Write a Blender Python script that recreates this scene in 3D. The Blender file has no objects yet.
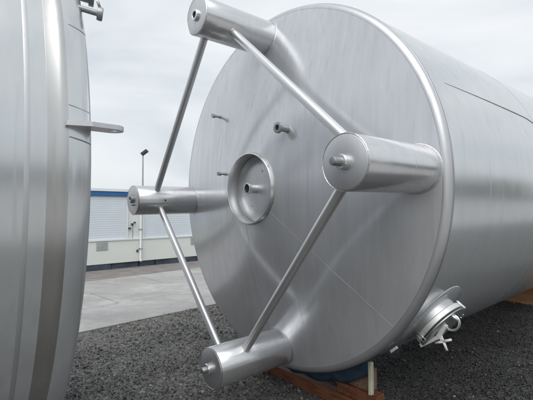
import bpy, bmesh, math, random
import numpy as np
from mathutils import Vector, Matrix

random.seed(7)
rng = np.random.default_rng(7)
S = bpy.context.scene
COL = S.collection
PI = math.pi
R_ = math.radians

# ------------------------------------------------------------------ camera
cam_d = bpy.data.cameras.new('camera')
cam = bpy.data.objects.new('camera', cam_d)
COL.objects.link(cam)
cam.location = (0, 0, 1.9)
cam.rotation_euler = (R_(91.5), 0, 0)
cam_d.sensor_width = 36
cam_d.lens = 36 * 400.5 / 533
cam_d.clip_start = 0.05
cam_d.clip_end = 3000
S.camera = cam

# ------------------------------------------------------------------ light
SUN_EL, SUN_AZ = 52, 168          # azimuth measured from +Y towards -X
w = bpy.data.worlds.new('World')
S.world = w
w.use_nodes = True
nt = w.node_tree
nt.nodes.clear()
N = nt.nodes.new
L = nt.links.new
out = N('ShaderNodeOutputWorld')
sky = N('ShaderNodeTexSky')
sky.sky_type = 'NISHITA'
sky.sun_disc = False
sky.sun_elevation = R_(SUN_EL)
sky.sun_rotation = R_(-SUN_AZ)
sky.dust_density = 3
bg1 = N('ShaderNodeBackground'); bg1.inputs[1].default_value = 0.08
L(sky.outputs[0], bg1.inputs[0])
tc = N('ShaderNodeTexCoord')
mp = N('ShaderNodeMapping'); mp.inputs['Scale'].default_value = (1.5, 1.5, 3.2)
mp.inputs['Location'].default_value = (3.1, 0.4, 0.2)
L(tc.outputs['Generated'], mp.inputs[0])
n1 = N('ShaderNodeTexNoise'); n1.inputs['Scale'].default_value = 1.6
n1.inputs['Detail'].default_value = 5; n1.inputs['Roughness'].default_value = 0.5
n1.inputs['Distortion'].default_value = 0.5
L(mp.outputs[0], n1.inputs['Vector'])
cr = N('ShaderNodeValToRGB')
e = cr.color_ramp.elements
e[0].position = 0.36; e[0].color = (0.425, 0.458, 0.482, 1)
e[1].position = 0.68; e[1].color = (0.575, 0.588, 0.597, 1)
m_ = e.new(0.5); m_.color = (0.508, 0.533, 0.55, 1)
L(n1.outputs['Fac'], cr.inputs[0])
bg2 = N('ShaderNodeBackground'); bg2.inputs[1].default_value = 1.0
L(cr.outputs[0], bg2.inputs[0])
mx = N('ShaderNodeMixShader'); mx.inputs[0].default_value = 0.9
L(bg1.outputs[0], mx.inputs[1]); L(bg2.outputs[0], mx.inputs[2])
L(mx.outputs[0], out.inputs[0])

sd = bpy.data.lights.new('sun', 'SUN')
sd.energy = 0.95
sd.angle = R_(60)
sd.color = (1.0, 0.985, 0.96)
sun = bpy.data.objects.new('sun', sd)
COL.objects.link(sun)
sun.rotation_euler = (R_(90 - SUN_EL), 0, R_(180 + SUN_AZ))

S.view_settings.view_transform = 'Standard'
S.view_settings.look = 'None'
S.view_settings.gamma = 1
S.view_settings.exposure = 0.76

# ------------------------------------------------------------------ helpers
def tag(o, label=None, cat=None, group=None, kind=None):
    if label: o['label'] = label
    if cat: o['category'] = cat
    if group: o['group'] = group
    if kind: o['kind'] = kind
    return o

def empty(name, mat=None, label=None, cat=None, group=None):
    o = bpy.data.objects.new(name, None)
    o.empty_display_size = 0.2
    COL.objects.link(o)
    if mat is not None: o.matrix_world = mat
    return tag(o, label, cat, group)

def link_mesh(name, me, mat, parent=None, smooth=True, loc=None):
    o = bpy.data.objects.new(name, me)
    COL.objects.link(o)
    if mat: me.materials.append(mat)
    if smooth:
        me.polygons.foreach_set('use_smooth', [True] * len(me.polygons))
    if parent: o.parent = parent
    if loc: o.location = loc
    return o

def from_bm(name, bm, mat, parent=None, smooth=True, loc=None, sharp=32):
    bmesh.ops.recalc_face_normals(bm, faces=bm.faces[:])
    if smooth:
        for ed in bm.edges:
            if len(ed.link_faces) == 2 and ed.calc_face_angle(0) > R_(sharp):
                ed.smooth = False
    me = bpy.data.meshes.new(name)
    bm.to_mesh(me); bm.free()
    return link_mesh(name, me, mat, parent, smooth, loc)

def basis(d):
    d = Vector(d).normalized()
    up = Vector((0, 0, 1)) if abs(d.z) < 0.9 else Vector((1, 0, 0))
    x = d.cross(up).normalized()
    y = x.cross(d).normalized()
    return x, y, d

def revolve(bm, prof, org, d, seg=64, closed=False):
    """prof: list of (radius, distance along d)."""
    x, y, d = basis(d)
    org = Vector(org)
    rings = []
    for (r, h) in prof:
        if r < 1e-6:
            rings.append([bm.verts.new(org + d * h)])
        else:
            rings.append([bm.verts.new(org + d * h + (x * math.cos(t) + y * math.sin(t)) * r)
                          for t in (2 * PI * k / seg for k in range(seg))])
    pairs = list(zip(rings[:-1], rings[1:]))
    if closed: pairs.append((rings[-1], rings[0]))
    for A, B in pairs:
        if len(A) == 1 and len(B) == 1: continue
        for k in range(seg):
            k2 = (k + 1) % seg
            if len(A) == 1: bm.faces.new((A[0], B[k2], B[k]))
            elif len(B) == 1: bm.faces.new((A[k], A[k2], B[0]))
            else: bm.faces.new((A[k], A[k2], B[k2], B[k]))

def tube(bm, pts, rad, seg=10, closed=False, cap=True):
    pts = [Vector(p) for p in pts]
    n = len(pts)
    rings = []
    prev = None
    for i, p in enumerate(pts):
        a = pts[(i - 1) % n] if (closed or i > 0) else p
        b = pts[(i + 1) % n] if (closed or i < n - 1) else p
        d = (b - a).normalized()
        if prev is None:
            x = basis(d)[0]; y = d.cross(x)
        else:
            x = (prev - d * prev.dot(d)).normalized(); y = d.cross(x)
        prev = x
        rr = rad[i] if isinstance(rad, (list, tuple)) else rad
        rings.append([bm.verts.new(p + (x * math.cos(t) + y * math.sin(t)) * rr)
                      for t in (2 * PI * k / seg for k in range(seg))])
    rng_ = range(n if closed else n - 1)
    for i in rng_:
        A, B = rings[i], rings[(i + 1) % n]
        for k in range(seg):
            k2 = (k + 1) % seg
            bm.faces.new((A[k], A[k2], B[k2], B[k]))
    if cap and not closed:
        bm.faces.new(rings[0]); bm.faces.new(rings[-1])

def box(bm, c, ex, ey, ez, sx, sy, sz):
    """oriented box: centre c, unit axes, full sizes."""
    c = Vector(c); ex = Vector(ex); ey = Vector(ey); ez = Vector(ez)
    v = [bm.verts.new(c + ex * (i * sx / 2) + ey * (j * sy / 2) + ez * (k * sz / 2))
         for i in (-1, 1) for j in (-1, 1) for k in (-1, 1)]
    for f in ((0, 1, 3, 2), (4, 6, 7, 5), (0, 4, 5, 1), (2, 3, 7, 6), (0, 2, 6, 4), (1, 5, 7, 3)):
        bm.faces.new([v[q] for q in f])
    return v

def bevel(bm, w_, seg=2, ang=30):
    es = [ed for ed in bm.edges if len(ed.link_faces) == 2 and ed.calc_face_angle(0) > R_(ang)]
    if es: bmesh.ops.bevel(bm, geom=es, offset=w_, segments=seg, affect='EDGES', profile=0.5)

X3, Y3, Z3 = Vector((1, 0, 0)), Vector((0, 1, 0)), Vector((0, 0, 1))

# ------------------------------------------------------------------ materials
class MatB:
    def __init__(s, name):
        s.m = bpy.data.materials.new(name)
        s.m.use_nodes = True
        s.t = s.m.node_tree
        s.b = s.t.nodes['Principled BSDF']
        s.tc = s.t.nodes.new('ShaderNodeTexCoord')
    def n(s, k, **kw):
        o = s.t.nodes.new(k)
        for a, b in kw.items():
            if a in o.inputs: o.inputs[a].default_value = b
            else: setattr(o, a, b)
        return o
    def l(s, a, b): s.t.links.new(a, b)
    def noise(s, scale, vec=(1, 1, 1), detail=4, rough=0.55, dist=0.0, coord='Object', loc=(0, 0, 0)):
        mp = s.n('ShaderNodeMapping')
        mp.inputs['Scale'].default_value = vec
        mp.inputs['Location'].default_value = loc
        s.l(s.tc.outputs[coord], mp.inputs[0])
        o = s.n('ShaderNodeTexNoise')
        o.inputs['Scale'].default_value = scale
        o.inputs['Detail'].default_value = detail
        o.inputs['Roughness'].default_value = rough
        o.inputs['Distortion'].default_value = dist
        s.l(mp.outputs[0], o.inputs['Vector'])
        return o.outputs['Fac']
    def ramp(s, fac, stops):
        r = s.n('ShaderNodeValToRGB')
        el = r.color_ramp.elements
        while len(el) < len(stops): el.new(0.5)
        for q, (p, c) in zip(el, stops):
            q.position = p
            q.color = (c, c, c, 1) if isinstance(c, (int, float)) else (*c, 1)
        s.l(fac, r.inputs[0])
        return r.outputs[0]
    def mix(s, fac, a, b, mode='MIX'):
        m = s.n('ShaderNodeMix'); m.data_type = 'RGBA'; m.blend_type = mode
        for src, dst in ((fac, m.inputs[0]), (a, m.inputs[6]), (b, m.inputs[7])):
            if isinstance(src, (int, float)): dst.default_value = src
            elif isinstance(src, tuple): dst.default_value = (*src, 1)
            else: s.l(src, dst)
        return m.outputs[2]
    def math(s, op, a, b=0.0):
        m = s.n('ShaderNodeMath'); m.operation = op
        for src, dst in ((a, m.inputs[0]), (b, m.inputs[1])):
            if isinstance(src, (int, float)): dst.default_value = src
            else: s.l(src, dst)
        return m.outputs[0]
    def bump(s, fac, strength, dist=0.01):
        b = s.n('ShaderNodeBump')
        b.inputs['Strength'].default_value = strength
        b.inputs['Distance'].default_value = dist
        s.l(fac, b.inputs['Height'])
        if s.b.inputs['Normal'].is_linked:
            s.l(s.b.inputs['Normal'].links[0].from_socket, b.inputs['Normal'])
        s.l(b.outputs[0], s.b.inputs['Normal'])
    def set(s, **kw):
        for k, v in kw.items():
            k = k.replace('_', ' ')
            i = s.b.inputs[k]
            if isinstance(v, (int, float)): i.default_value = v
            elif isinstance(v, tuple): i.default_value = (*v, 1)
            else: s.l(v, i)

def steel(name, base, rough, streak=0.5, waver=0.004, fine=(60, 60, 60), grime=0.25, metal=0.86, aniso=0.0):
    """stainless steel with rain streaks running down, faint smears and a slightly wavy sheet."""
    m = MatB(name)
    st = m.noise(1.0, (11, 11, 0.55), detail=3, rough=0.55, dist=0.25)
    st2 = m.noise(1.0, (34, 34, 1.0), detail=2, rough=0.6, loc=(4, 2, 7))
    cl = m.noise(0.9, (1, 1, 1), detail=5, rough=0.6, loc=(9, 1, 3))
    smear = m.noise(3.2, (1, 1, 0.5), detail=6, rough=0.65, dist=0.8, loc=(2, 8, 3))
    f = m.math('ADD', m.math('MULTIPLY', st, 0.5), m.math('MULTIPLY', st2, 0.28))
    f = m.math('ADD', f, m.math('MULTIPLY', cl, 0.35))
    runs = m.ramp(f, [(0.38, 0.0), (0.78, 1.0)])
    fac = m.math('MULTIPLY', runs, streak)
    drk = tuple(c * (1 - grime) for c in base)
    c1 = m.mix(fac, base, drk)
    sm = m.ramp(smear, [(0.35, 0.0), (0.8, 1.0)])
    c2 = m.mix(m.math('MULTIPLY', sm, 0.12), c1, tuple(min(1, c * 1.14) for c in base))
    drip = m.ramp(m.noise(1.0, (19, 19, 0.35), detail=2, rough=0.5, dist=0.35, loc=(7, 5, 1)), [(0.60, 0.0), (0.66, 1.0)])
    spot = m.ramp(m.noise(7.0, (1, 1, 1), detail=6, rough=0.7, loc=(1, 6, 2)), [(0.6, 0.0), (0.7, 1.0)])
    c2 = m.mix(m.math('MULTIPLY', drip, 0.30 * streak), c2, tuple(c * 0.62 for c in base))
    c2 = m.mix(m.math('MULTIPLY', spot, 0.12 * streak), c2, tuple(c * 0.7 for c in base))
    ro = m.math('ADD', m.math('MULTIPLY', runs, 0.07 * streak), rough)
    ro = m.math('ADD', ro, m.math('MULTIPLY', sm, 0.03))
    ro = m.math('ADD', ro, m.math('MULTIPLY', drip, 0.12 * streak))
    grain = m.noise(1.0, fine, detail=3, rough=0.7)
    ro = m.math('ADD', ro, m.math('MULTIPLY', grain, 0.04))
    m.set(Base_Color=c2, Metallic=metal, Roughness=ro)
    m.bump(m.noise(1.6, (1, 1, 1), detail=2, rough=0.4), 0.35, waver * 10)
    if aniso:
        vt = m.n('ShaderNodeVectorTransform'); vt.vector_type = 'VECTOR'; vt.convert_from = 'OBJECT'; vt.convert_to = 'WORLD'
        vt.inputs[0].default_value = (0, 0, 1)
        m.l(vt.outputs[0], m.b.inputs['Tangent'])
        m.b.inputs['Anisotropic'].default_value = aniso
    return m.m

M = {}
M['sheet'] = steel('brushed_sheet_steel', (0.645, 0.66, 0.685), 0.14, 0.6, 0.0012, (9, 9, 9), grime=0.33, aniso=0.5, metal=0.6)
M['sheet2'] = steel('brushed_shell_steel', (0.645, 0.67, 0.68), 0.15, 0.5, 0.0012, (9, 9, 9), aniso=0.3, metal=0.62)
M['leg'] = steel('turned_leg_steel', (0.70, 0.705, 0.715), 0.22, 0.35, 0.0005, (60, 4, 60))
M['tube'] = steel('drawn_tube_steel', (0.74, 0.745, 0.75), 0.27, 0.25, 0.0003, (20, 20, 20))
M['band'] = steel('polished_band_steel', (0.57, 0.57, 0.56), 0.24, 0.5, 0.0006, (9, 9, 9), metal=0.95)
M['plate'] = steel('sanded_plate_steel', (0.64, 0.645, 0.66), 0.36, 0.5, 0.0003, (90, 90, 90))
M['dull'] = steel('dull_cast_steel', (0.42, 0.43, 0.44), 0.35, 0.5, 0.0003, (90, 90, 90), 0.4)

def bead_mat():
    m = MatB('weld_bead_steel')
    n = m.noise(90, detail=3)
    m.set(Base_Color=m.ramp(n, [(0.3, (0.42, 0.38, 0.34)), (0.7, (0.74, 0.74, 0.74))]), Metallic=1.0, Roughness=0.34)
    m.bump(n, 0.5, 0.003)
    return m.m
M['bead'] = bead_mat()
M['bright'] = steel('bright_flange_steel', (0.8, 0.8, 0.79), 0.42, 0.2, 0.0002, (60, 60, 60), metal=0.6)

def simple(name, c1, c2, scale=6, rough=0.6, metal=0.0, bump=0.0, vec=(1, 1, 1), detail=5, coord='Object'):
    m = MatB(name)
    n = m.noise(scale, vec, detail=detail, rough=0.6, coord=coord)
    m.set(Base_Color=m.ramp(n, [(0.3, c1), (0.7, c2)]), Roughness=rough, Metallic=metal)
    if bump: m.bump(n, bump, 0.004)
    return m.m

M['bore_shade'] = simple('bore_shade_black', (0.01, 0.01, 0.012), (0.02, 0.02, 0.022), rough=0.7)  # near-black discs paint the shade inside holes and open nozzles
M['line_dark'] = simple('dark_shell_line', (0.20, 0.205, 0.21), (0.36, 0.365, 0.37), 12, 0.5, metal=0.5)
M['rubber'] = simple('black_rubber', (0.015, 0.015, 0.016), (0.03, 0.03, 0.03), rough=0.6)
M['polished'] = steel('polished_fitting_steel', (0.74, 0.745, 0.75), 0.16, 0.2, 0.0002, (60, 60, 60))
M['wood'] = simple('red_brown_timber', (0.09, 0.032, 0.016), (0.25, 0.095, 0.045), 5, 0.55, bump=0.5, vec=(1, 9, 9))
M['wood2'] = simple('orange_timber', (0.30, 0.14, 0.06), (0.50, 0.27, 0.13), 5, 0.6, bump=0.5, vec=(1, 9, 9))
M['wood3'] = simple('pale_timber', (0.12, 0.075, 0.05), (0.30, 0.20, 0.14), 5, 0.6, bump=0.5, vec=(1, 9, 9))
M['blue_pad'] = simple('blue_plastic', (0.02, 0.042, 0.075), (0.05, 0.09, 0.14), 7, 0.4, bump=0.6)
M['cream'] = simple('cream_painted_wood', (0.42, 0.40, 0.30), (0.62, 0.60, 0.49), 9, 0.5, bump=0.2, vec=(6, 6, 1))
M['white_tag'] = simple('white_plastic', (0.7, 0.7, 0.68), (0.82, 0.82, 0.8), 9, 0.4)
M['cream_wall'] = simple('cream_white_panel', (0.74, 0.78, 0.74), (0.80, 0.83, 0.79), 1.2, 0.5, vec=(1, 1, 2.5))
M['shutter'] = simple('pale_blue_white_shutter', (0.68, 0.74, 0.80), (0.76, 0.81, 0.86), 0.8, 0.45)
M['frame_white'] = simple('white_trim', (0.78, 0.80, 0.81), (0.84, 0.86, 0.87), 2.0, 0.45)
M['blue'] = simple('blue_fascia_paint', (0.025, 0.12, 0.33), (0.04, 0.16, 0.42), 1.5, 0.4)
M['vent'] = simple('grey_vent', (0.40, 0.43, 0.42), (0.5, 0.53, 0.52), 3, 0.5)
M['skirt'] = simple('dark_blue_skirt', (0.02, 0.03, 0.045), (0.10, 0.13, 0.17), 1.6, 0.6, vec=(1, 1, 3))
M['dark_metal'] = simple('dark_painted_metal', (0.03, 0.035, 0.04), (0.06, 0.065, 0.07), 5, 0.5)
M['galv'] = simple('galvanised_post', (0.35, 0.37, 0.38), (0.5, 0.52, 0.53), 4, 0.45, metal=0.6)

def ground_mat():
    m = MatB('dark_gravel_ground')
    v = m.n('ShaderNodeTexVoronoi'); v.inputs['Scale'].default_value = 38
    m.l(m.tc.outputs['Object'], v.inputs['Vector'])
    sep = m.n('ShaderNodeSeparateColor'); m.l(v.outputs['Color'], sep.inputs[0])
    big = m.noise(0.35, detail=6, rough=0.6)
    mid = m.noise(2.2, detail=5, rough=0.6)
    c = m.ramp(sep.outputs[0], [(0.0, (0.06, 0.06, 0.06)), (0.6, (0.13, 0.127, 0.123)), (0.9, (0.23, 0.22, 0.21)), (1.0, (0.36, 0.35, 0.33))])
    c = m.mix(m.ramp(big, [(0.4, 0.0), (0.62, 0.6)]), c, (0.20, 0.185, 0.165))
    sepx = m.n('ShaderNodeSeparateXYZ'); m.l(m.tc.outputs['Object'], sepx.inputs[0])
    damp_and_shade = m.ramp(m.math('ADD', m.math('MULTIPLY', sepx.outputs[0], 0.25), m.math('MULTIPLY', big, 0.4)), [(0.15, 0.0), (0.55, 1.0)])  # wet gravel, plus the main tank's shade painted in towards the right
    c = m.mix(m.math('MULTIPLY', damp_and_shade, 0.65), c, (0.02, 0.021, 0.024))
    c = m.mix(m.ramp(mid, [(0.45, 0.0), (0.75, 0.3)]), c, (0.085, 0.083, 0.083))
    m.set(Base_Color=c, Roughness=m.ramp(big, [(0.35, 0.5), (0.6, 0.85)]))
    m.bump(v.outputs['Distance'], 0.9, 0.02)
    m.bump(m.noise(60, detail=4), 0.5, 0.01)
    return m.m
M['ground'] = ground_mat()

def stone_mat():
    m = MatB('loose_stone')
    at = m.n('ShaderNodeAttribute'); at.attribute_name = 'tint'
    n = m.noise(70, detail=3)
    c = m.mix(m.math('MULTIPLY', n, 0.5), at.outputs['Color'], (0.03, 0.03, 0.032))
    m.set(Base_Color=c, Roughness=m.ramp(m.noise(0.8, detail=3), [(0.35, 0.42), (0.65, 0.8)]))
    m.bump(n, 0.4, 0.004)
    return m.m
M['stone'] = stone_mat()

def concrete_mat():
    m = MatB('pale_wet_concrete')
    a = m.noise(0.9, detail=8, rough=0.65, vec=(0.6, 1.1, 1), dist=0.4)
    b = m.noise(5, detail=6, rough=0.65)
    s = m.noise(120, detail=2)
    c = m.ramp(a, [(0.3, (0.27, 0.26, 0.25)), (0.5, (0.41, 0.40, 0.39)), (0.72, (0.54, 0.54, 0.535))])
    c = m.mix(m.ramp(b, [(0.42, 0.0), (0.7, 0.6)]), c, (0.30, 0.28, 0.26))
    c = m.mix(m.ramp(s, [(0.62, 0.0), (0.75, 0.5)]), c, (0.12, 0.11, 0.1))
    m.set(Base_Color=c, Roughness=m.ramp(a, [(0.36, 0.12), (0.6, 0.6)]))
    m.bump(b, 0.3, 0.01); m.bump(s, 0.2, 0.003)
    return m.m
M['concrete'] = concrete_mat()
M['apron'] = simple('brown_grey_asphalt', (0.17, 0.155, 0.15), (0.29, 0.265, 0.25), 2.5, 0.85, bump=0.4, detail=8)
M['leaf'] = simple('dark_foliage', (0.03, 0.042, 0.03), (0.07, 0.08, 0.055), 0.3, 0.9)

# ------------------------------------------------------------------ frames
CAMH = 1.9
aV = Vector((0.75849456, 0.65144546, 0.01745884)).normalized()     # tank axis, away from the legged head
rV = Vector((0.6516793, -0.7582347, -0.01985507)).normalized()
uV = rV.cross(aV).normalized()
CT = Vector((0.12798, 4.1434256, 2.1190573))                        # centre of the head seam
RT = 1.8
base_pt = CT - uV * RT
TM = Matrix(((rV.x, aV.x, uV.x, base_pt.x), (rV.y, aV.y, uV.y, base_pt.y), (rV.z, aV.z, uV.z, base_pt.z), (0, 0, 0, 1)))
ah = Vector((aV.x, aV.y, 0)).normalized()
rh = Vector((rV.x, rV.y, 0)).normalized()
def flat(s, t, z):           # ground frame around the tank: s along axis from head seam, t across, z height
    return Vector((CT.x, CT.y, 0)) + ah * s + rh * t + Z3 * z

# ------------------------------------------------------------------ ground and yard
def sheet(name, pts, z, mat, kind='structure', sub=0):
    bm = bmesh.new()
    vs = [bm.verts.new((p[0], p[1], z)) for p in pts]
    bm.faces.new(vs)
    if bm.faces[:][0].normal.z < 0: bmesh.ops.reverse_faces(bm, faces=bm.faces[:])
    me = bpy.data.meshes.new(name); bm.to_mesh(me); bm.free()
    o = link_mesh(name, me, mat, None, False)
    tag(o, kind=kind)
    return o
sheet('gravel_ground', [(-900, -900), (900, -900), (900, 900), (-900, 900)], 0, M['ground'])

# pavement of cast slabs running along the yard, between gravel and building
yawB = R_(48)
bB = Vector((math.sin(yawB), math.cos(yawB), 0))     # along the facade, to the right and away
nB = Vector((bB.y, -bB.x, 0))                        # towards the yard
P0 = Vector((-5.49829534, 12.5303319, 0))            # facade foot, left end in view
edge_near = Vector((-2.89334849, 6.26521328, 0))     # kerbless edge between gravel and pavement
dP = Vector((-1.07588735 + 2.89334849, 8.10658675 - 6.26521328, 0)).normalized()
nP = Vector((dP.y, -dP.x, 0))
tag(sheet('asphalt_apron', [P0 + bB * s + nB * q for s, q in ((-16, -9), (24, -9), (24, 2.6), (-16, 2.6))], 0.004, M['apron']))
pav = empty('concrete_pavement'); tag(pav, kind='structure')
slab_n = 0
rows = [(0.0, 1.445), (1.455, 2.905), (2.915, 4.45)]
for ri, (q0, q1) in enumerate(rows):
    s = -11.0 + ri * 1.9
    while s < 16:
        ln = 5.2
        bm = bmesh.new()
        dz = rng.uniform(-0.004, 0.004)
        cen = edge_near + dP * (s + ln / 2) - nP * ((q0 + q1) / 2) + Z3 * (-0.012 + dz)
        box(bm, cen, dP, nP, Z3, ln - 0.02, q1 - q0, 0.05)
        bevel(bm, 0.006, 1)
        from_bm('slab', bm, M['concrete'], pav, False)
        s += ln
tag(sheet('concrete_yard', [flat(s_, t_, 0) for s_, t_ in ((-60, 5.2), (80, 5.2), (80, 70), (-60, 70))], 0.004, M['concrete']))
# weeds and dirt crack between slabs come from the joints themselves

# ------------------------------------------------------------------ loose stones
def stones():
    # density falls off with distance from the camera
    N0 = 900000
    px = rng.uniform(-7, 11, N0); py = rng.uniform(0.8, 13.5, N0)
    d = np.hypot(px, py)
    # keep within a generous view wedge
    ang = np.degrees(np.arctan2(px, py))
    keep = (np.abs(ang) < 42)
    # distance thinning
    pr = np.clip((4.2 / d) ** 1.7, 0, 1) * 0.62
    keep &= rng.random(N0) < pr
    # right of the pavement edge only (with a ragged margin)
    side = (px - edge_near.x) * nP.x + (py - edge_near.y) * nP.y
    rag = 0.10 * np.sin(px * 3.1 + py * 2.3) + 0.05 * np.sin(px * 9.1) + rng.exponential(0.05, N0) * -1
    keep &= side > (-0.02 + rag * 0.6)
    # clumping: patches of finer ground between heaps
    cl = np.sin(px * 2.7 + 1.3 * np.sin(py * 1.9)) * np.sin(py * 3.3 + np.sin(px * 2.1))
    keep &= rng.random(N0) < (0.78 + 0.3 * cl)
    px, py, d, cl = px[keep], py[keep], d[keep], cl[keep]
    # not under the left tank far side / hidden deep behind
    t = (px - CT.x) * rh.x + (py - CT.y) * rh.y
    s = (px - CT.x) * ah.x + (py - CT.y) * ah.y
    k2 = ~((s > 4.5) & (t < -1.2))
    px, py, d, cl = px[k2], py[k2], d[k2], cl[k2]
    n = len(px)
    size = np.clip(rng.lognormal(math.log(0.0054), 0.45, n), 0.003, 0.026) * (1 + 0.06 * np.clip(d - 4, 0, 8))
    unit = np.array([(i, j, k) for i in (-1, 1) for j in (-1, 1) for k in (-1, 1)], float) * 0.75
    V = unit[None] * (1 + rng.uniform(-0.42, 0.25, (n, 8, 3)))
    V *= rng.uniform(0.6, 1.35, (n, 1, 3)) * np.array([1, 1, 0.75])
    # random rotation
    q = rng.normal(size=(n, 4)); q /= np.linalg.norm(q, axis=1)[:, None]
    w_, x, y, z = q.T
    Rm = np.stack([1 - 2 * (y * y + z * z), 2 * (x * y - z * w_), 2 * (x * z + y * w_),
                   2 * (x * y + z * w_), 1 - 2 * (x * x + z * z), 2 * (y * z - x * w_),
                   2 * (x * z - y * w_), 2 * (y * z + x * w_), 1 - 2 * (x * x + y * y)], 1).reshape(n, 3, 3)
    V = np.einsum('nij,nkj->nki', Rm, V) * size[:, None, None]
    V[:, :, 0] += px[:, None]; V[:, :, 1] += py[:, None]
    V[:, :, 2] += (size * rng.uniform(0.1, 0.75, n) + 0.006 * (1 + cl))[:, None]
    faces = np.array([(0, 1, 3), (0, 3, 2), (4, 6, 7), (4, 7, 5), (0, 4, 5), (0, 5, 1), (2, 3, 7), (2, 7, 6), (0, 2, 6), (0, 6, 4), (1, 5, 7), (1, 7, 3)])
    F = (faces[None] + (np.arange(n) * 8)[:, None, None]).reshape(-1)
    me = bpy.data.meshes.new('loose_stones')
    me.vertices.add(n * 8); me.vertices.foreach_set('co', V.reshape(-1))
    nf = n * 12
    me.loops.add(nf * 3); me.loops.foreach_set('vertex_index', F)
    me.polygons.add(nf)
    me.polygons.foreach_set('loop_start', np.arange(0, nf * 3, 3))
    me.update(calc_edges=True)
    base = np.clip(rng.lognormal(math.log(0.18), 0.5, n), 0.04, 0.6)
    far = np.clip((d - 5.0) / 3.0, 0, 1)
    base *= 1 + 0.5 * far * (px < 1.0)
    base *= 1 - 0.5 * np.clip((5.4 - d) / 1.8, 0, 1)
    base *= 1 - 0.70 * np.clip((px + 0.2 * np.sin(py * 2.3) - 0.3) / 1.2, 0, 1)  # right-hand stones darkened: partly wet, partly tank shade put into the tint
    hue = rng.random(n)
    tint = np.stack([base, base, base * 1.03], 1)
    br = hue < 0.25
    tint[br] *= np.array([1.15, 1.0, 0.82])
    wh = rng.random(n) < 0.004
    tint[wh] = np.array([0.5, 0.49, 0.46])
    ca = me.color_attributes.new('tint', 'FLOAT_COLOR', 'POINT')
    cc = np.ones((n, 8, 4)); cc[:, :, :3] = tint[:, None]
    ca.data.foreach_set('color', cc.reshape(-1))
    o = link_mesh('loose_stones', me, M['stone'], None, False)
    tag(o, 'dark grey crushed stones lying loose over the yard beneath the tanks', 'gravel', kind='stuff')
    print('stones', n)
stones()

# ------------------------------------------------------------------ container building
def bpt(s, q, z): return P0 + bB * s + nB * q + Z3 * z
bld = empty('container_building', Matrix.Translation(P0),
            'low cream white container building with pale shutters and a blue roof band', 'building')
def bpart(name, boxes, mat, parent=bld, bev=0.0):
    bm = bmesh.new()
    for (s0, s1, q0, q1, z0, z1) in boxes:
        box(bm, bpt((s0 + s1) / 2, (q0 + q1) / 2, (z0 + z1) / 2) - P0, bB, nB, Z3, s1 - s0, abs(q1 - q0), z1 - z0)
    if bev: bevel(bm, bev, 1)
    o = from_bm(name, bm, mat, parent, False)
    return o
SL, SR = -9.0, 12.0
bpart('wall', [(SL, SR, -5.0, -0.06, 0.19, 2.38)], M['cream_wall'])
bpart('lower_wall', [(SL, SR, -0.06, 0.0, 0.195, 0.925)], M['cream_wall'])
bpart('ledge', [(SL, SR, -0.06, 0.035, 0.927, 0.965)], M['frame_white'], bev=0.004)
bpart('fascia', [(SL - 0.05, SR + 0.05, -5.0, 0.05, 2.385, 2.515)], M['blue'], bev=0.006)
bpart('roof', [(SL - 0.08, SR + 0.08, -5.1, 0.08, 2.517, 2.60)], M['frame_white'], bev=0.01)
# blocky dark base, uneven like crates and beams pushed under the container
sx = SL
while sx < SR:
    ln = rng.uniform(0.5, 1.1)
    bpart('skirt_block', [(sx, min(sx + ln - 0.03, SR), -1.2, -0.02 + rng.uniform(-0.05, 0.02), 0.0, 0.186)], M['skirt'], bev=0.008)
    sx += ln
# posts between shutters; the photographed post spans s = 1.2 .. 1.75
bays = [(-8.8, -5.1), (-4.6, -1.1 + 2.25), (1.78, 5.4), (6.0, 9.6)]
for (s0, s1) in bays:
    f = bpart('shutter', [(s0, s1, -0.055, -0.03, 0.97, 2.34)], M['shutter'])
    bm = bmesh.new()
    zz = 1.0
    while zz < 2.32:
        box(bm, bpt((s0 + s1) / 2, -0.026, zz) - P0, bB, nB, Z3, s1 - s0 - 0.04, 0.005, 0.067)
        zz += 0.072
    sl = from_bm('shutter_slats', bm, M['shutter'], f, False)
    bpart('guide_rail', [(s0 - 0.05, s0 - 0.002, -0.055, 0.0, 0.967, 2.38)], M['frame_white'])
    bpart('guide_rail', [(s1 + 0.002, s1 + 0.05, -0.055, 0.0, 0.967, 2.38)], M['frame_white'])
for s0 in (-7.2, -3.0, 0.18, 3.6, 7.0):
    v = bpart('vent', [(s0, s0 + 0.36, 0.002, 0.018, 0.63, 0.91)], M['vent'])
    bpart('vent_louvre', [(s0 + 0.02, s0 + 0.34, 0.019, 0.028, z, z + 0.022) for z in (0.66, 0.70, 0.74, 0.78, 0.82, 0.86)], M['vent'], v)
bm = bmesh.new()
tube(bm, [bpt(1.62, 0.06, 2.3) - P0, bpt(1.62, 0.06, 0.25) - P0, bpt(1.62, 0.12, 0.2) - P0], 0.04, 12)
dp = from_bm('downpipe', bm, M['frame_white'], bld)
for z in (0.6, 1.25, 1.95): bpart('pipe_bracket', [(1.56, 1.68, 0.0, 0.11, z, z + 0.03)], M['galv'], dp)
for (s0, z0, a_, b_) in ((1.33, 1.40, .05, .07), (1.24, 1.28, .06, .05), (1.42, 1.47, .04, .05), (1.5, 0.5, .05, .08)):
    bpart('switch_box', [(s0, s0 + a_, -0.058, 0.03, z0, z0 + b_)], M['dark_metal'], bev=0.004)
bm = bmesh.new()
tube(bm, [bpt(1.36, 0.012, 1.4) - P0, bpt(1.36, 0.012, 0.97) - P0], 0.008, 6)
from_bm('cable', bm, M['dark_metal'], bld)

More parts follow.
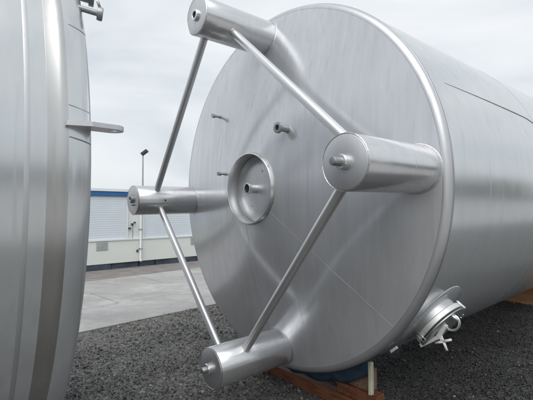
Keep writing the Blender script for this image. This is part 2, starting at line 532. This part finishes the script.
# ------------------------------------------------------------------ street lamp beyond the roof
lx = Vector((-9.9, 32.0, 0))
lamp = empty('street_lamp', Matrix.Translation(lx), 'tall thin street lamp with one dark head rising behind the building roof', 'street lamp')
bm = bmesh.new()
tube(bm, [(0, 0, 0), (0, 0, 3.0), (0, 0, 6.35)], [0.085, 0.07, 0.05], 12)
from_bm('pole', bm, M['galv'], lamp)
bm = bmesh.new()
ex = Vector((0.8, 0, 0.6)).normalized()
box(bm, (0.12, 0, 6.55), ex, Y3, ex.cross(Y3), 0.55, 0.42, 0.2)
bevel(bm, 0.05, 2)
from_bm('lamp_head', bm, M['dark_metal'], lamp, False)
bm = bmesh.new()
tube(bm, [(0, 0, 6.3), (0.03, 0, 6.5)], 0.06, 10)
from_bm('bracket', bm, M['dark_metal'], lamp)

# ------------------------------------------------------------------ main tank
tank = empty('storage_tank', TM, 'big stainless steel tank lying on its side with four braced legs on its round head', 'tank')
UP = (0, 0, RT)
Y_K, R_K, CONE_H = -0.053, 1.747, 0.40
def cone_y(x, z):
    rho = math.hypot(x, z)
    return Y_K - CONE_H * (1 - rho / R_K)
def cone_pt(x, z, off=0.0): return Vector((x, cone_y(x, z) - off, z))

# shell courses, each a rolled sheet welded to the next
courses = [(0.0, 2.28), (2.28, 4.6), (4.6, 6.9), (6.9, 10.2)]
for (s0, s1) in courses:
    bm = bmesh.new()
    revolve(bm, [(RT, s0 + 0.002), (RT + 0.0, s0 + 0.03), (RT, s1 - 0.03), (RT, s1 - 0.002)], (0, 0, 0), Y3, 360)
    from_bm('shell_course', bm, M['sheet2'], tank, True, UP)
for s0 in (2.28, 4.6, 6.9):
    bm = bmesh.new()
    revolve(bm, [(RT - 0.002, s0 - 0.012), (RT + 0.0015, s0 - 0.007), (RT + 0.003, s0), (RT + 0.0015, s0 + 0.007), (RT - 0.002, s0 + 0.012)], (0, 0, 0), Y3, 360)
    from_bm('weld_seam', bm, M['plate'], tank, True, UP)
# knuckle between head and shell
bm = bmesh.new()
prof = []
for k in range(13):
    t = k / 12 * PI / 2
    prof.append((R_K + (RT - R_K) * math.sin(t), Y_K + 0.053 * (1 - math.cos(t))))
revolve(bm, prof, (0, 0, 0), Y3, 360)
from_bm('knuckle', bm, M['plate'], tank, True, UP, sharp=60)
bm = bmesh.new()
revolve(bm, [(RT - 0.003, -0.012), (RT + 0.003, -0.006), (RT + 0.004, 0.002), (RT + 0.0025, 0.011), (RT - 0.003, 0.016)], (0, 0, 0), Y3, 360)
from_bm('weld_seam', bm, M['dull'], tank, True, UP)
# conical head
bm = bmesh.new()
prof = [(R_K - 0.001, Y_K)] + [(R_K * (1 - k / 20), Y_K - CONE_H * k / 20) for k in range(1, 17)] + [(0.34, Y_K - CONE_H * (1 - 0.34 / R_K))]
revolve(bm, prof, (0, 0, 0), Y3, 360)
from_bm('head', bm, M['sheet'], tank, True, UP)
bm = bmesh.new()   # far head, plain and shallow
revolve(bm, [(RT, 10.2), (RT - 0.06, 10.26), (1.0, 10.42), (0, 10.55)], (0, 0, 0), Y3, 180)
from_bm('far_head', bm, M['sheet'], tank, True, UP)
# welded seam across the head (two halves)
def surf_line(p, q, hw, h, n=60):
    bm = bmesh.new()
    p = Vector(p); q = Vector(q)
    dr = (q - p).normalized(); nm = Vector((-dr.y, dr.x))
    cols = []
    for k in range(n + 1):
        c = p.lerp(q, k / n)
        row = []
        for (o, lift) in ((-hw, -0.0012), (-hw * 0.5, h * 0.8), (0, h), (hw * 0.5, h * 0.8), (hw, -0.0012)):
            x, z = c + nm * o
            row.append(bm.verts.new(cone_pt(x, z, lift)))
        cols.append(row)
    for A, B in zip(cols[:-1], cols[1:]):
        for k in range(4): bm.faces.new((A[k], A[k + 1], B[k + 1], B[k]))
    return bm
for p, q in (((0.25, -0.20), (1.36, -1.09)), ((-0.25, 0.20), (-1.36, 1.09)), ((-0.08, -0.345), (-0.06, -1.735))):
    from_bm('weld_seam', surf_line(p, q, 0.006, 0.0010), M['sheet'], tank, True, UP, sharp=80)

# legs
LEG_L, LEG_R, RL, T0 = 0.906, 0.175, 0.8728 * RT, 0.0726
leg_pos = [(RL * math.cos(T0 + k * PI / 2), RL * math.sin(T0 + k * PI / 2)) for k in range(4)]
def surf_ring(cx, cz, rad, rt, seg=96, off=0.0, tseg=8):
    bm = bmesh.new()
    pts = [cone_pt(cx + rad * math.cos(t), cz + rad * math.sin(t), off) for t in (2 * PI * k / seg for k in range(seg))]
    tube(bm, pts, rt, tseg, closed=True)
    return bm
kinds = ['B', 'A', 'D', 'C']
for (cx, cz), kd in zip(leg_pos, kinds):
    bm = bmesh.new()
    y0 = cone_y(cx, cz) + 0.06
    revolve(bm, [(LEG_R - 0.004, -LEG_L), (LEG_R, -LEG_L + 0.004), (LEG_R, -LEG_L * 0.5), (LEG_R, y0)], (cx, 0, cz), Y3, 96)
    leg = from_bm('leg', bm, M['leg'], tank, True, UP, sharp=50)
    # end plate, slightly inset
    bm = bmesh.new()
    revolve(bm, [(0, -LEG_L - 0.004), (0.05, -LEG_L - 0.004), (LEG_R - 0.011, -LEG_L - 0.004), (LEG_R - 0.008, -LEG_L - 0.002), (LEG_R - 0.006, -LEG_L + 0.004)], (cx, 0, cz), Y3, 96)
    from_bm('end_plate', bm, M['plate'], leg, True, None, sharp=50)
    bm = bmesh.new()
    revolve(bm, [(LEG_R - 0.007, -LEG_L + 0.001), (LEG_R - 0.003, -LEG_L - 0.003), (LEG_R + 0.001, -LEG_L + 0.001), (LEG_R + 0.0005, -LEG_L + 0.006)], (cx, 0, cz), Y3, 96)
    from_bm('rim_weld', bm, M['bead'], leg, True, None)
    yb = -LEG_L - 0.004
    # threaded foot socket
    if kd in 'BC':
        bm = bmesh.new()
        revolve(bm, [(0.047, yb + 0.002), (0.047, yb - 0.035), (0.042, yb - 0.042), (0.026, yb - 0.043)], (cx, 0, cz), Y3, 40)
        from_bm('socket', bm, M['polished'], leg, True, None)
        bm = bmesh.new()
        ln = 0.11 if kd == 'B' else 0.085
        hole = (cx, yb - ln + 0.02, cz)
        revolve(bm, [(0.027, yb - 0.02), (0.027, yb - ln + 0.008), (0.022, yb - ln), (0.012, yb - ln - 0.002), (0.0, yb - ln - 0.002)], (cx, 0, cz), Y3, 32)
        pin = from_bm('foot_pin', bm, M['dull'], leg, True, None)
    elif kd == 'A':
        bm = bmesh.new()
        revolve(bm, [(0.052, yb + 0.002), (0.052, yb - 0.02), (0.047, yb - 0.026), (0.033, yb - 0.026), (0.030, yb - 0.022), (0.030, yb - 0.001)], (cx, 0, cz), Y3, 40)
        from_bm('socket', bm, M['polished'], leg, True, None)
        bm = bmesh.new()
        revolve(bm, [(0.0, yb - 0.012), (0.0295, yb - 0.012)], (cx, 0, cz), Y3, 32)
        from_bm('bore_shade', bm, M['bore_shade'], leg, False, None)
    else:
        bm = bmesh.new()
        revolve(bm, [(0.045, yb + 0.002), (0.045, yb - 0.03), (0.04, yb - 0.035), (0.027, yb - 0.035), (0.024, yb - 0.03), (0.024, yb - 0.001)], (cx, 0, cz + 0.012), Y3, 36)
        from_bm('socket', bm, M['dull'], leg, True, None)
        bm = bmesh.new()
        revolve(bm, [(0.0, yb - 0.022), (0.0235, yb - 0.022)], (cx, 0, cz + 0.012), Y3, 32)
        from_bm('bore_shade', bm, M['bore_shade'], leg, False, None)
        bm = bmesh.new()
        revolve(bm, [(0.016, yb + 0.002), (0.016, yb - 0.03), (0.0, yb - 0.03)], (cx + 0.035, 0, cz - 0.05), Y3, 16)
        from_bm('plug', bm, M['dull'], leg, True, None)
        bm = bmesh.new()
        revolve(bm, [(0.010, 0.0), (0.010, 0.006), (0, 0.007)], (cx + 0.175, yb + 0.33, cz), X3, 16)
        from_bm('drain_hole', bm, M['bore_shade'], leg, True, None)
    # foot ring pad and weld beads on the head
    from_bm('weld_ring', surf_ring(cx, cz, LEG_R + 0.004, 0.006), M['bead'], leg, True, None, sharp=80)
    bm = bmesh.new()
    seg = 96
    A = []; B = []; Cc = []
    r_out = 0.206 if RL + 0.206 < R_K - 0.002 else min(0.206, R_K - 0.004 - RL)
    r_out = max(r_out, LEG_R + 0.012)
    for k in range(seg):
        t = 2 * PI * k / seg
        A.append(bm.verts.new(cone_pt(cx + (LEG_R - 0.002) * math.cos(t), cz + (LEG_R - 0.002) * math.sin(t), 0.005)))
        B.append(bm.verts.new(cone_pt(cx + (r_out - 0.003) * math.cos(t), cz + (r_out - 0.003) * math.sin(t), 0.005)))
        Cc.append(bm.verts.new(cone_pt(cx + r_out * math.cos(t), cz + r_out * math.sin(t), -0.004)))
    for k in range(seg):
        k2 = (k + 1) % seg
        bm.faces.new((A[k], A[k2], B[k2], B[k])); bm.faces.new((B[k], B[k2], Cc[k2], Cc[k]))
    from_bm('doubler_ring', bm, M['plate'], leg, True, None, sharp=80)

# braces between neighbouring legs
off = {0: 0.16, 1: 0.30, 2: 0.27, 3: 0.30}
def brace(i, j, di, dj, rad=0.037):
    (x1, z1), (x2, z2) = leg_pos[i], leg_pos[j]
    p = Vector((x1, -LEG_L + di, z1)); q = Vector((x2, -LEG_L + dj, z2))
    d = (q - p).normalized()
    p2 = p + d * (LEG_R - 0.008); q2 = q - d * (LEG_R - 0.008)
    bm = bmesh.new()
    n = 12
    tube(bm, [p2.lerp(q2, k / n) for k in range(n + 1)], rad, 32)
    b = from_bm('brace', bm, M['tube'], tank, True, UP)
    for c, s in ((p + d * (LEG_R + 0.001), 1), (q - d * (LEG_R + 0.001), -1)):
        bm = bmesh.new()
        x, y, _ = basis(d)
        # the bead dips round the leg where the tube meets it
        pts = []
        for k in range(40):
            t = 2 * PI * k / 40
            o = x * math.cos(t) * (rad + 0.002) + y * math.sin(t) * (rad + 0.002)
            lat = o - d * o.dot(d)
            side = lat - Y3 * lat.y
            dip = LEG_R - math.sqrt(max(LEG_R ** 2 - side.length ** 2, 0))
            pts.append(c + o - d * s * dip)
        tube(bm, pts, 0.004, 6, closed=True)
        from_bm('weld_ring', bm, M['bead'], b, True, None)
brace(1, 0, 0.32, 0.30)     # top leg to near leg
brace(0, 3, 0.12, 0.32)     # near leg to bottom leg
brace(3, 2, 0.16, 0.30)     # bottom leg to far leg
brace(2, 1, 0.26, 0.14)     # far leg to top leg

# centre collar with outlet
bm = bmesh.new()
RC, FY = 0.347, -0.412
revolve(bm, [(RC, -0.24), (RC, FY + 0.004), (RC - 0.004, FY), (RC - 0.012, FY), (RC - 0.014, FY + 0.004), (RC - 0.014, -0.24)], (0, 0, 0), Y3, 128)
col = from_bm('centre_collar', bm, M['leg'], tank, True, UP, sharp=50)
from_bm('weld_ring', surf_ring(0, 0, RC + 0.003, 0.006), M['bead'], col, True)
bm = bmesh.new()
DY = -0.288
revolve(bm, [(RC - 0.0142, DY + 0.01), (RC - 0.020, DY), (0.2, DY - 0.018), (0.0, DY - 0.03)], (0, 0, 0), Y3, 96)
from_bm('recessed_disc', bm, M['plate'], col, True, None, 80)
bm = bmesh.new()
revolve(bm, [(0.045, -0.26), (0.045, -0.395), (0.056, -0.399), (0.056, -0.42), (0.052, -0.423), (0.043, -0.423), (0.041, -0.418), (0.041, -0.27)], (0, 0, 0), Y3, 40)
on = from_bm('outlet_nozzle', bm, M['polished'], tank, True, UP)
bm = bmesh.new()
revolve(bm, [(0.0, -0.408), (0.0408, -0.408)], (0, 0, 0), Y3, 32)
from_bm('bore_shade', bm, M['bore_shade'], on, False)
for (x, z, r) in ((0.10, 0.17, 0.014), (-0.06, -0.17, 0.012), (0.0, -0.21, 0.010)):
    bm = bmesh.new()
    p = Vector((x, DY - 0.006, z))
    revolve(bm, [(r, 0.0), (r, -0.012), (r * 0.7, -0.016), (0, -0.016)], p, Y3, 16)
    from_bm('stud', bm, M['dull'], col, True)

# side nozzle near the top
p = cone_pt(0.44, 0.53)
bm = bmesh.new()
revolve(bm, [(0.03, 0.02), (0.03, -0.10), (0.05, -0.105), (0.05, -0.128), (0.045, -0.131), (0.026, -0.131), (0.024, -0.126), (0.024, -0.02)], p, Y3, 40)
nz = from_bm('head_nozzle', bm, M['dull'], tank, True, UP)
bm = bmesh.new()
revolve(bm, [(0.0, -0.115), (0.0242, -0.115)], p, Y3, 32)
from_bm('bore_shade', bm, M['bore_shade'], nz, False)
from_bm('weld_ring', surf_ring(0.44, 0.53, 0.033, 0.005, 40), M['bead'], nz, True)
# two slim sensor stubs
for (x, z, ln, r) in ((-0.80, 0.849, 0.11, 0.014), (-0.47, 0.167, 0.10, 0.012)):
    p = cone_pt(x, z)
    bm = bmesh.new()
    revolve(bm, [(r * 1.3, 0.01), (r * 1.3, -0.015), (r, -0.018), (r, -ln + 0.035), (r * 1.7, -ln + 0.033), (r * 1.7, -ln), (0.0, -ln)], p, Y3, 20)
    from_bm('sensor_stub', bm, M['dull'], tank, True, UP)

# thin dark line along the upper shell
bm = bmesh.new()
pts = []
for k in range(40):
    s = 0.25 + (2.26 - 0.25) * k / 39
    an = R_(26.0 - 1.5 * (k / 39) ** 2 - (1.0 * max(0, k - 35) / 4))
    pts.append((RT * 1.0 * math.cos(an), s, RT * math.sin(an)))
tube(bm, pts, [0.002 + 0.004 * min(1, k / 25) for k in range(40)], 6)
from_bm('lengthwise_line', bm, M['line_dark'], tank, True, UP)

# manway low on the near side of the shell
th = R_(-37)
nv = Vector((math.cos(th), 0, math.sin(th))); wv = Vector((-math.sin(th), 0, math.cos(th)))
mc = Vector((0, 0.42, 0))
def mw(n_, a_, w_): return mc + nv * (1.8 + (n_ - 1.8) * 0.66) + Y3 * a_ * 0.74 + wv * (w_ * 0.74)
bm = bmesh.new()
rows_ = []
for rad, lift in ((0.20, 0.006), (0.325, 0.006), (0.333, 0.0), (0.335, -0.01)):
    row = []
    for k in range(80):
        t = 2 * PI * k / 80
        aa, ww = rad * math.cos(t), rad * math.sin(t)
        an = th + ww / RT
        row.append(bm.verts.new(Vector((math.cos(an), 0, math.sin(an))) * (RT + lift) + Y3 * (0.42 + aa)))
    rows_.append(row)
for A, B in zip(rows_[:-1], rows_[1:]):
    for k in range(80):
        bm.faces.new((A[k], A[(k + 1) % 80], B[(k + 1) % 80], B[k]))
mwn = from_bm('manway', bm, M['sheet2'], tank, True, UP, sharp=50)
mwn['label'] = 'low round manway hatch with clamps'
def frev(name, prof, org, d, mat, parent, seg=80, sharp=32):
    bm = bmesh.new(); revolve(bm, prof, org, d, seg)
    return from_bm(name, bm, mat, parent, True, None, sharp)
frev('neck', [(0.205, 1.74), (0.205, 1.845), (0.192, 1.848)], mc, nv, M['plate'], mwn)
frev('flange', [(0.195, 1.85), (0.224, 1.85), (0.228, 1.854), (0.228, 1.888), (0.224, 1.892), (0.195, 1.892)], mc, nv, M['bright'], mwn)
frev('gasket', [(0.218, 1.891), (0.220, 1.895), (0.220, 1.902), (0.21, 1.903)], mc, nv, M['rubber'], mwn)
frev('cover', [(0.222, 1.903), (0.225, 1.906), (0.225, 1.914), (0.215, 1.918), (0.18, 1.922), (0.10, 1.935), (0.0, 1.94)], mc, nv, M['dull'], mwn)
def mtube(name, pts, rad, mat, seg=10, closed=False):
    bm = bmesh.new(); tube(bm, pts, rad, seg, closed)
    return from_bm(name, bm, mat, mwn, True)
# handle hoop at the upper edge
mtube('handle_hoop', [mw(2.02 + 0.085 * math.cos(t), -0.10, 0.17 + 0.085 * math.sin(t)) for t in [R_(-150 + 300 * k / 24) for k in range(25)]], 0.010, M['polished'])
mtube('handle_bar', [mw(1.93, -0.12, 0.23), mw(2.06, -0.12, 0.25)], 0.011, M['polished'])
# cross arm and star knob
bm = bmesh.new()
def arm(p, q, wd, hh):
    p, q = Vector(p), Vector(q); d = (q - p).normalized(); n = Y3; s = d.cross(n).normalized()
    box(bm, (p + q) / 2, d, n, s, (q - p).length, wd, hh)
arm(mw(2.0, -0.16, 0.13), mw(2.03, -0.16, -0.03), 0.035, 0.03)
arm(mw(2.03, -0.16, -0.03), mw(1.95, -0.16, -0.27), 0.03, 0.028)
bevel(bm, 0.004, 1)
from_bm('cross_arm', bm, M['white_tag'], mwn, False)
bm = bmesh.new()
kc = mw(2.10, -0.16, -0.03)
tube(bm, [mw(2.0, -0.16, -0.03), kc], 0.012, 10)
for k in range(4):
    t = PI / 4 + k * PI / 2 + 0.3
    tube(bm, [kc, kc + (nv * math.cos(t) + wv * math.sin(t)) * 0.07], [0.012, 0.009], 8)
from_bm('star_knob', bm, M['white_tag'], mwn, True)
# clamps round the flange
for aa in (200, 20, 75, 300):
    t = R_(aa)
    o = Y3 * math.cos(t) + wv * math.sin(t)
    c = mc + o * 0.238 + nv * 1.88
    side = nv.cross(o)
    bm = bmesh.new()
    tube(bm, [c + nv * -0.035 - side * 0.02, c + nv * 0.04 - side * 0.02, c + nv * 0.04 + side * 0.02, c + nv * -0.035 + side * 0.02], 0.005, 6, closed=True)
    from_bm('clamp', bm, M['polished'], mwn, True)
# small pale bolt tab by the knuckle
bm = bmesh.new()
c = Vector((math.cos(R_(-47)), 0, math.sin(R_(-47)))) * 1.83 + Y3 * 0.14
tn = Vector((-math.sin(R_(-47)), 0, math.cos(R_(-47))))
box(bm, c, tn, Y3, tn.cross(Y3), 0.075, 0.02, 0.02)
bevel(bm, 0.004, 1)
from_bm('tab', bm, M['white_tag'], tank, False, UP)

# ------------------------------------------------------------------ left tank (standing beside the camera, only its end in view)
yl = 0.8869
la = Vector((math.sin(yl), math.cos(yl), 0)); lr = Vector((math.cos(yl), -math.sin(yl), 0))
L0 = Vector((-1.892, 3.1379, 2.0821))
LM = Matrix(((lr.x, la.x, 0, L0.x), (lr.y, la.y, 0, L0.y), (lr.z, la.z, 1, L0.z - RT), (0, 0, 0, 1)))
lt = empty('storage_tank', LM, 'second stainless steel tank at the left edge, with a flat lifting lug at its rim', 'tank')
bm = bmesh.new()
revolve(bm, [(RT, -9.0), (RT, -6.0), (RT, -3.0), (RT, -1.5), (RT, -0.262)], (0, 0, 0), Y3, 360)
from_bm('shell_course', bm, M['sheet2'], lt, True, UP)
bm = bmesh.new()
revolve(bm, [(RT - 0.0004, -0.262), (RT + 0.0002, -0.258), (RT + 0.0005, -0.252), (RT + 0.0002, -0.246), (RT - 0.0004, -0.242)], (0, 0, 0), Y3, 360)
from_bm('weld_seam', bm, M['plate'], lt, True, UP, sharp=80)
bm = bmesh.new()
revolve(bm, [(RT, -0.242), (RT + 0.0004, -0.205), (RT + 0.001, -0.185), (RT + 0.0012, -0.181)], (0, 0, 0), Y3, 360)
from_bm('end_course', bm, M['sheet2'], lt, True, UP, sharp=60)
bm = bmesh.new()
revolve(bm, [(RT + 0.0012, -0.181), (RT + 0.0016, -0.178), (RT + 0.0016, -0.135), (RT + 0.003, -0.131), (RT + 0.003, -0.105), (RT + 0.0022, -0.1)], (0, 0, 0), Y3, 360)
from_bm('reinforcing_band', bm, M['band'], lt, True, UP, sharp=60)
bm = bmesh.new()
prof = [(RT + 0.0022, -0.1)]
for k in range(1, 13):
    t = k / 12 * PI * 0.42
    prof.append((RT + 0.0022 - 0.05 * (1 - math.cos(t)), -0.1 + 0.10 * math.sin(t) / math.sin(PI * 0.42)))
revolve(bm, prof, (0, 0, 0), Y3, 360)
from_bm('knuckle', bm, M['sheet2'], lt, True, UP, sharp=70)
r_e, y_e = prof[-1]
bm = bmesh.new()
revolve(bm, [(r_e, y_e), (1.2, 0.13), (0.6, 0.27), (0, 0.40)], (0, 0, 0), Y3, 240)
from_bm('head', bm, M['sheet'], lt, True, UP)
bm = bmesh.new()
revolve(bm, [(RT, -9.0), (1.2, -9.12), (0, -9.3)], (0, 0, 0), Y3, 180)
from_bm('far_head', bm, M['sheet'], lt, True, UP)
# crossing weld marks on the rim
for hz, s0, s1 in ((0.13, -0.098, -0.004), (0.27, -0.098, -0.004), (0.66, -0.08, -0.002)):
    bm = bmesh.new()
    pts = []
    for k in range(9):
        s = s0 + (s1 - s0) * k / 8
        # radius on knuckle
        rr = RT + 0.0022
        for (ra, ya), (rb, yb_) in zip(prof[:-1], prof[1:]):
            if ya <= s <= yb_: rr = ra + (rb - ra) * (s - ya) / (yb_ - ya + 1e-9)
        zz = hz - 0.02 * k / 8
        pts.append((math.sqrt(rr * rr - zz * zz), s, zz))
    tube(bm, pts, 0.003, 6)
    from_bm('weld_seam', bm, M['plate'], lt, True, UP)
# lifting lug: flat tongue with an eye
bm = bmesh.new()
zl = 0.185
xr = math.sqrt(RT ** 2 - zl ** 2)
outline = [(xr - 0.03, -0.115), (xr + 0.045, -0.10)]
outline = [(xr - 0.04, -0.115), (xr + 0.025, -0.112), (xr + 0.06, -0.02), (xr + 0.058, 0.07)]
cxl, cyl_, rl_ = xr + 0.005, 0.075, 0.054
for k in range(13):
    t = R_(10 + 160 * k / 12)
    outline.append((cxl + rl_ * math.cos(t), cyl_ + rl_ * math.sin(t)))
outline += [(xr - 0.05, 0.0), (xr - 0.07, -0.06)]
holec = [(cxl + 0.002 + 0.018 * math.cos(2 * PI * k / 20), cyl_ + 0.012 + 0.018 * math.sin(2 * PI * k / 20)) for k in range(20)]
def lug_mesh():
    no = 40
    # resample outline to match a ring fill against the hole
    o = [Vector(q) for q in outline]; per = [0]
    for a_, b_ in zip(o, o[1:] + o[:1]): per.append(per[-1] + (b_ - a_).length)
    Lp = per[-1]; res = []
    import bisect
    allp = sorted(set([p_ for p_ in per[:-1]] + [Lp * k / no for k in range(no)]))
    for s in allp:
        i = min(bisect.bisect_right(per, s) - 1, len(o) - 1)
        f = (s - per[i]) / max(per[i + 1] - per[i], 1e-9)
        res.append(o[i].lerp(o[(i + 1) % len(o)], f))
    hc = Vector((cxl + 0.002, cyl_ + 0.012))
    bm2 = bmesh.new()
    T_ = 0.010
    lay = []
    for z in (-T_, T_):
        ou = [bm2.verts.new((q.x, q.y, zl + z)) for q in res]
        inn = []
        for q in res:
            d = (q - hc).normalized() * 0.018
            inn.append(bm2.verts.new((hc.x + d.x, hc.y + d.y, zl + z)))
        lay.append((ou, inn))
    n = len(res)
    for k in range(n):
        k2 = (k + 1) % n
        (o0, i0), (o1, i1) = lay
        bm2.faces.new((o0[k], o0[k2], i0[k2], i0[k]))
        bm2.faces.new((o1[k], i1[k], i1[k2], o1[k2]))
        bm2.faces.new((o0[k], o1[k], o1[k2], o0[k2]))
        bm2.faces.new((i0[k], i0[k2], i1[k2], i1[k]))
    bmesh.ops.remove_doubles(bm2, verts=bm2.verts[:], dist=1e-5)
    return bm2
bm.free()
from_bm('lifting_lug', lug_mesh(), M['plate'], lt, False, UP)
# clamp nozzle and edge of a pipe stub above
zn = 0.79
xr2 = math.sqrt(RT ** 2 - zn ** 2)
p = Vector((xr2 - 0.03, -0.01, zn)); d = Vector((0.25, 1, -0.12)).normalized()
bm = bmesh.new()
revolve(bm, [(0.014, -0.02), (0.014, 0.075), (0.03, 0.077), (0.032, 0.085), (0.032, 0.098), (0.028, 0.103), (0.0, 0.103)], p, d, 28)
st = from_bm('clamp_nozzle', bm, M['dull'], lt, True, UP)
bm = bmesh.new()
tube(bm, [p + d * 0.09 + Vector((0, 0, 0.03)), p + d * 0.075 + Vector((0.01, 0, 0.055))], 0.007, 8)
from_bm('wing_screw', bm, M['dull'], st, True)
p = Vector((xr2 - 0.12, -0.03, zn + 0.135))
bm = bmesh.new()
revolve(bm, [(0.05, -0.02), (0.05, 0.085), (0.062, 0.087), (0.062, 0.11), (0.0, 0.11)], p, d, 32)
from_bm('pipe_stub', bm, M['dull'], lt, True, UP)

# ------------------------------------------------------------------ cradle under the main tank
def sbox(name, s0, s1, t0, t1, z0, z1, mat, label, cat, group=None, rough=0.006):
    bm = bmesh.new()
    n = 14
    box(bm, flat((s0 + s1) / 2, (t0 + t1) / 2, (z0 + z1) / 2), rh, ah, Z3, t1 - t0, s1 - s0, z1 - z0)
    bmesh.ops.subdivide_edges(bm, edges=[e_ for e_ in bm.edges if abs((e_.verts[0].co - e_.verts[1].co).dot(rh)) > (t1 - t0) * 0.9], cuts=n)
    for v in bm.verts:
        v.co += Vector((rng.normal(), rng.normal(), rng.normal())) * rough * 0.25
    bevel(bm, 0.006, 2, 50)
    # bring to own origin and axis so the wood grain runs along the beam
    org = flat((s0 + s1) / 2, (t0 + t1) / 2, z0)
    mat4 = Matrix(((rh.x, ah.x, 0, org.x), (rh.y, ah.y, 0, org.y), (0, 0, 1, org.z), (0, 0, 0, 1)))
    bmesh.ops.transform(bm, matrix=mat4.inverted(), verts=bm.verts[:])
    o = from_bm(name, bm, mat, None, False)
    o.matrix_world = mat4
    return tag(o, label, cat, group)
sbox('timber_beam', 0.30, 0.42, -1.15, 0.965, 0.0, 0.12, M['wood'], 'long red-brown timber beam on the gravel crosswise beneath the legged head', 'timber', 'timbers under the tank')
sbox('timber_beam', 0.315, 0.43, 0.50, 0.955, 0.124, 0.235, M['wood'], 'shorter red-brown timber lying on top of the long beam below the near side of the tank', 'timber', 'timbers under the tank')
sbox('timber_beam', 6.50, 6.75, -1.3, 1.3, 0.0, 0.22, M['wood2'], 'orange-brown timber under the far part of the tank at the right edge', 'timber', 'timbers under the tank')
# pale chock wedged between timber and tank
def tank_z(s, t):     # height of the tank's underside
    lt_ = min(abs(t), RT - 0.01)
    return 0.3197 + s * 0.01746 - 0.0265 * 0 + RT - math.sqrt(RT ** 2 - lt_ ** 2)
def chock(name, s0, s1, t0, t1, zb, mat, label, cat, top_gap=0.0, n=10, zcap=9):
    bm = bmesh.new()
    R1, R2 = [], []
    for k in range(n + 1):
        t = t0 + (t1 - t0) * k / n
        for lst, s in ((R1, s0), (R2, s1)):
            zt = min(tank_z(s, t) - 0.004 - top_gap, zcap)
            lst.append((bm.verts.new(flat(s, t, zb)), bm.verts.new(flat(s, t, zt))))
    for k in range(n):
        a0, a1 = R1[k], R1[k + 1]; b0, b1 = R2[k], R2[k + 1]
        bm.faces.new((a0[0], a1[0], a1[1], a0[1])); bm.faces.new((b0[0], b0[1], b1[1], b1[0]))
        bm.faces.new((a0[1], a1[1], b1[1], b0[1])); bm.faces.new((a0[0], b0[0], b1[0], a1[0]))
    for (p_, q_) in ((R1[0], R2[0]), (R1[-1], R2[-1])):
        bm.faces.new((p_[0], p_[1], q_[1], q_[0]))
    return tag(from_bm(name, bm, mat, None, False), label, cat)
chock('wood_chock', 0.34, 0.45, 0.56, 0.86, 0.24, M['wood3'], 'pale tan wooden wedge between the stacked timbers and the tank side', 'wedge', 0.05, zcap=0.43)
chock('far_chock', 6.52, 6.72, -0.9, 0.9, 0.224, M['wood2'], 'shaped wooden saddle between the far timber and the tank belly', 'saddle')
# blue plastic pad hanging round the belly between tank and beam
bm = bmesh.new()
na, ns = 60, 10
grid = []
for i in range(na + 1):
    t = -1.0 + 1.92 * i / na
    row = []
    for j in range(ns + 1):
        s = 0.255 + 0.28 * j / ns
        fold = 0.006 * math.sin(t * 23 + j * 0.5) + 0.004 * math.sin(t * 61)
        row.append((s, t, tank_z(s, t) - 0.008 + min(0, fold)))
    # front flap hanging down
    flap = []
    zf = max(0.126 if t < 0.49 else 0.24, tank_z(0.25, t) - 0.16 + 0.015 * math.sin(t * 17))
    for j in range(5):
        f = j / 4
        z0 = tank_z(0.25, t) - 0.008
        flap.append((0.25 + 0.006 * math.sin(t * 31 + j) + 0.035 * (1 - f), t, z0 + (zf - z0) * (1 - f)))
    grid.append([bm.verts.new(flat(*q)) for q in flap + row])
for A, B in zip(grid[:-1], grid[1:]):
    for k in range(len(A) - 1): bm.faces.new((A[k], A[k + 1], B[k + 1], B[k]))
bp = from_bm('blue_sheet', bm, M['blue_pad'], None, True, None, 60)
md = bp.modifiers.new('thick', 'SOLIDIFY'); md.thickness = 0.006; md.offset = -1
tag(bp, 'dark blue plastic sheet tucked between the tank belly and the timber beam', 'plastic sheet')
# cream post at the right end
sbox('cream_post', 0.245, 0.285, 0.908, 0.942, 0.262, 0.545, M['cream'], 'short upright cream painted post against the tank by the stacked timbers', 'post', rough=0.003)

# ------------------------------------------------------------------ wood around the yard (seen as a reflection in the steel)
def far_wood():
    vs = []; n_tree = 170
    for i in range(n_tree):
        az = R_(rng.uniform(62, 305)); dist = rng.uniform(55, 85)
        cx, cy = math.sin(az) * dist, math.cos(az) * dist
        h = rng.uniform(5, 10); rr = rng.uniform(2.5, 5)
        k = 260
        u_ = rng.normal(size=(k, 3)); u_ /= np.linalg.norm(u_, axis=1)[:, None]
        rad = rng.uniform(0.5, 1.0, k)[:, None]
        c = np.array([cx, cy, h * 0.52]) + u_ * rad * np.array([rr, rr, h * 0.5])
        a_ = rng.normal(size=(k, 3)); a_ /= np.linalg.norm(a_, axis=1)[:, None]
        b_ = np.cross(a_, rng.normal(size=(k, 3))); b_ /= np.linalg.norm(b_, axis=1)[:, None]
        sz = rng.uniform(0.3, 0.8, k)[:, None]
        vs.append(np.stack([c + a_ * sz, c + b_ * sz, c - a_ * sz * 0.8, c - b_ * sz], 1).reshape(-1, 3))
    V = np.concatenate(vs); n = len(V) // 4
    me = bpy.data.meshes.new('far_wood')
    me.vertices.add(len(V)); me.vertices.foreach_set('co', V.reshape(-1))
    me.loops.add(n * 4); me.loops.foreach_set('vertex_index', np.arange(n * 4))
    me.polygons.add(n); me.polygons.foreach_set('loop_start', np.arange(0, n * 4, 4))
    me.update(calc_edges=True)
    o = link_mesh('far_wood', me, M['leaf'], None, False)
    tag(o, 'distant dark wood mirrored faintly in the steel shell of the tank', 'trees', kind='stuff')
far_wood()
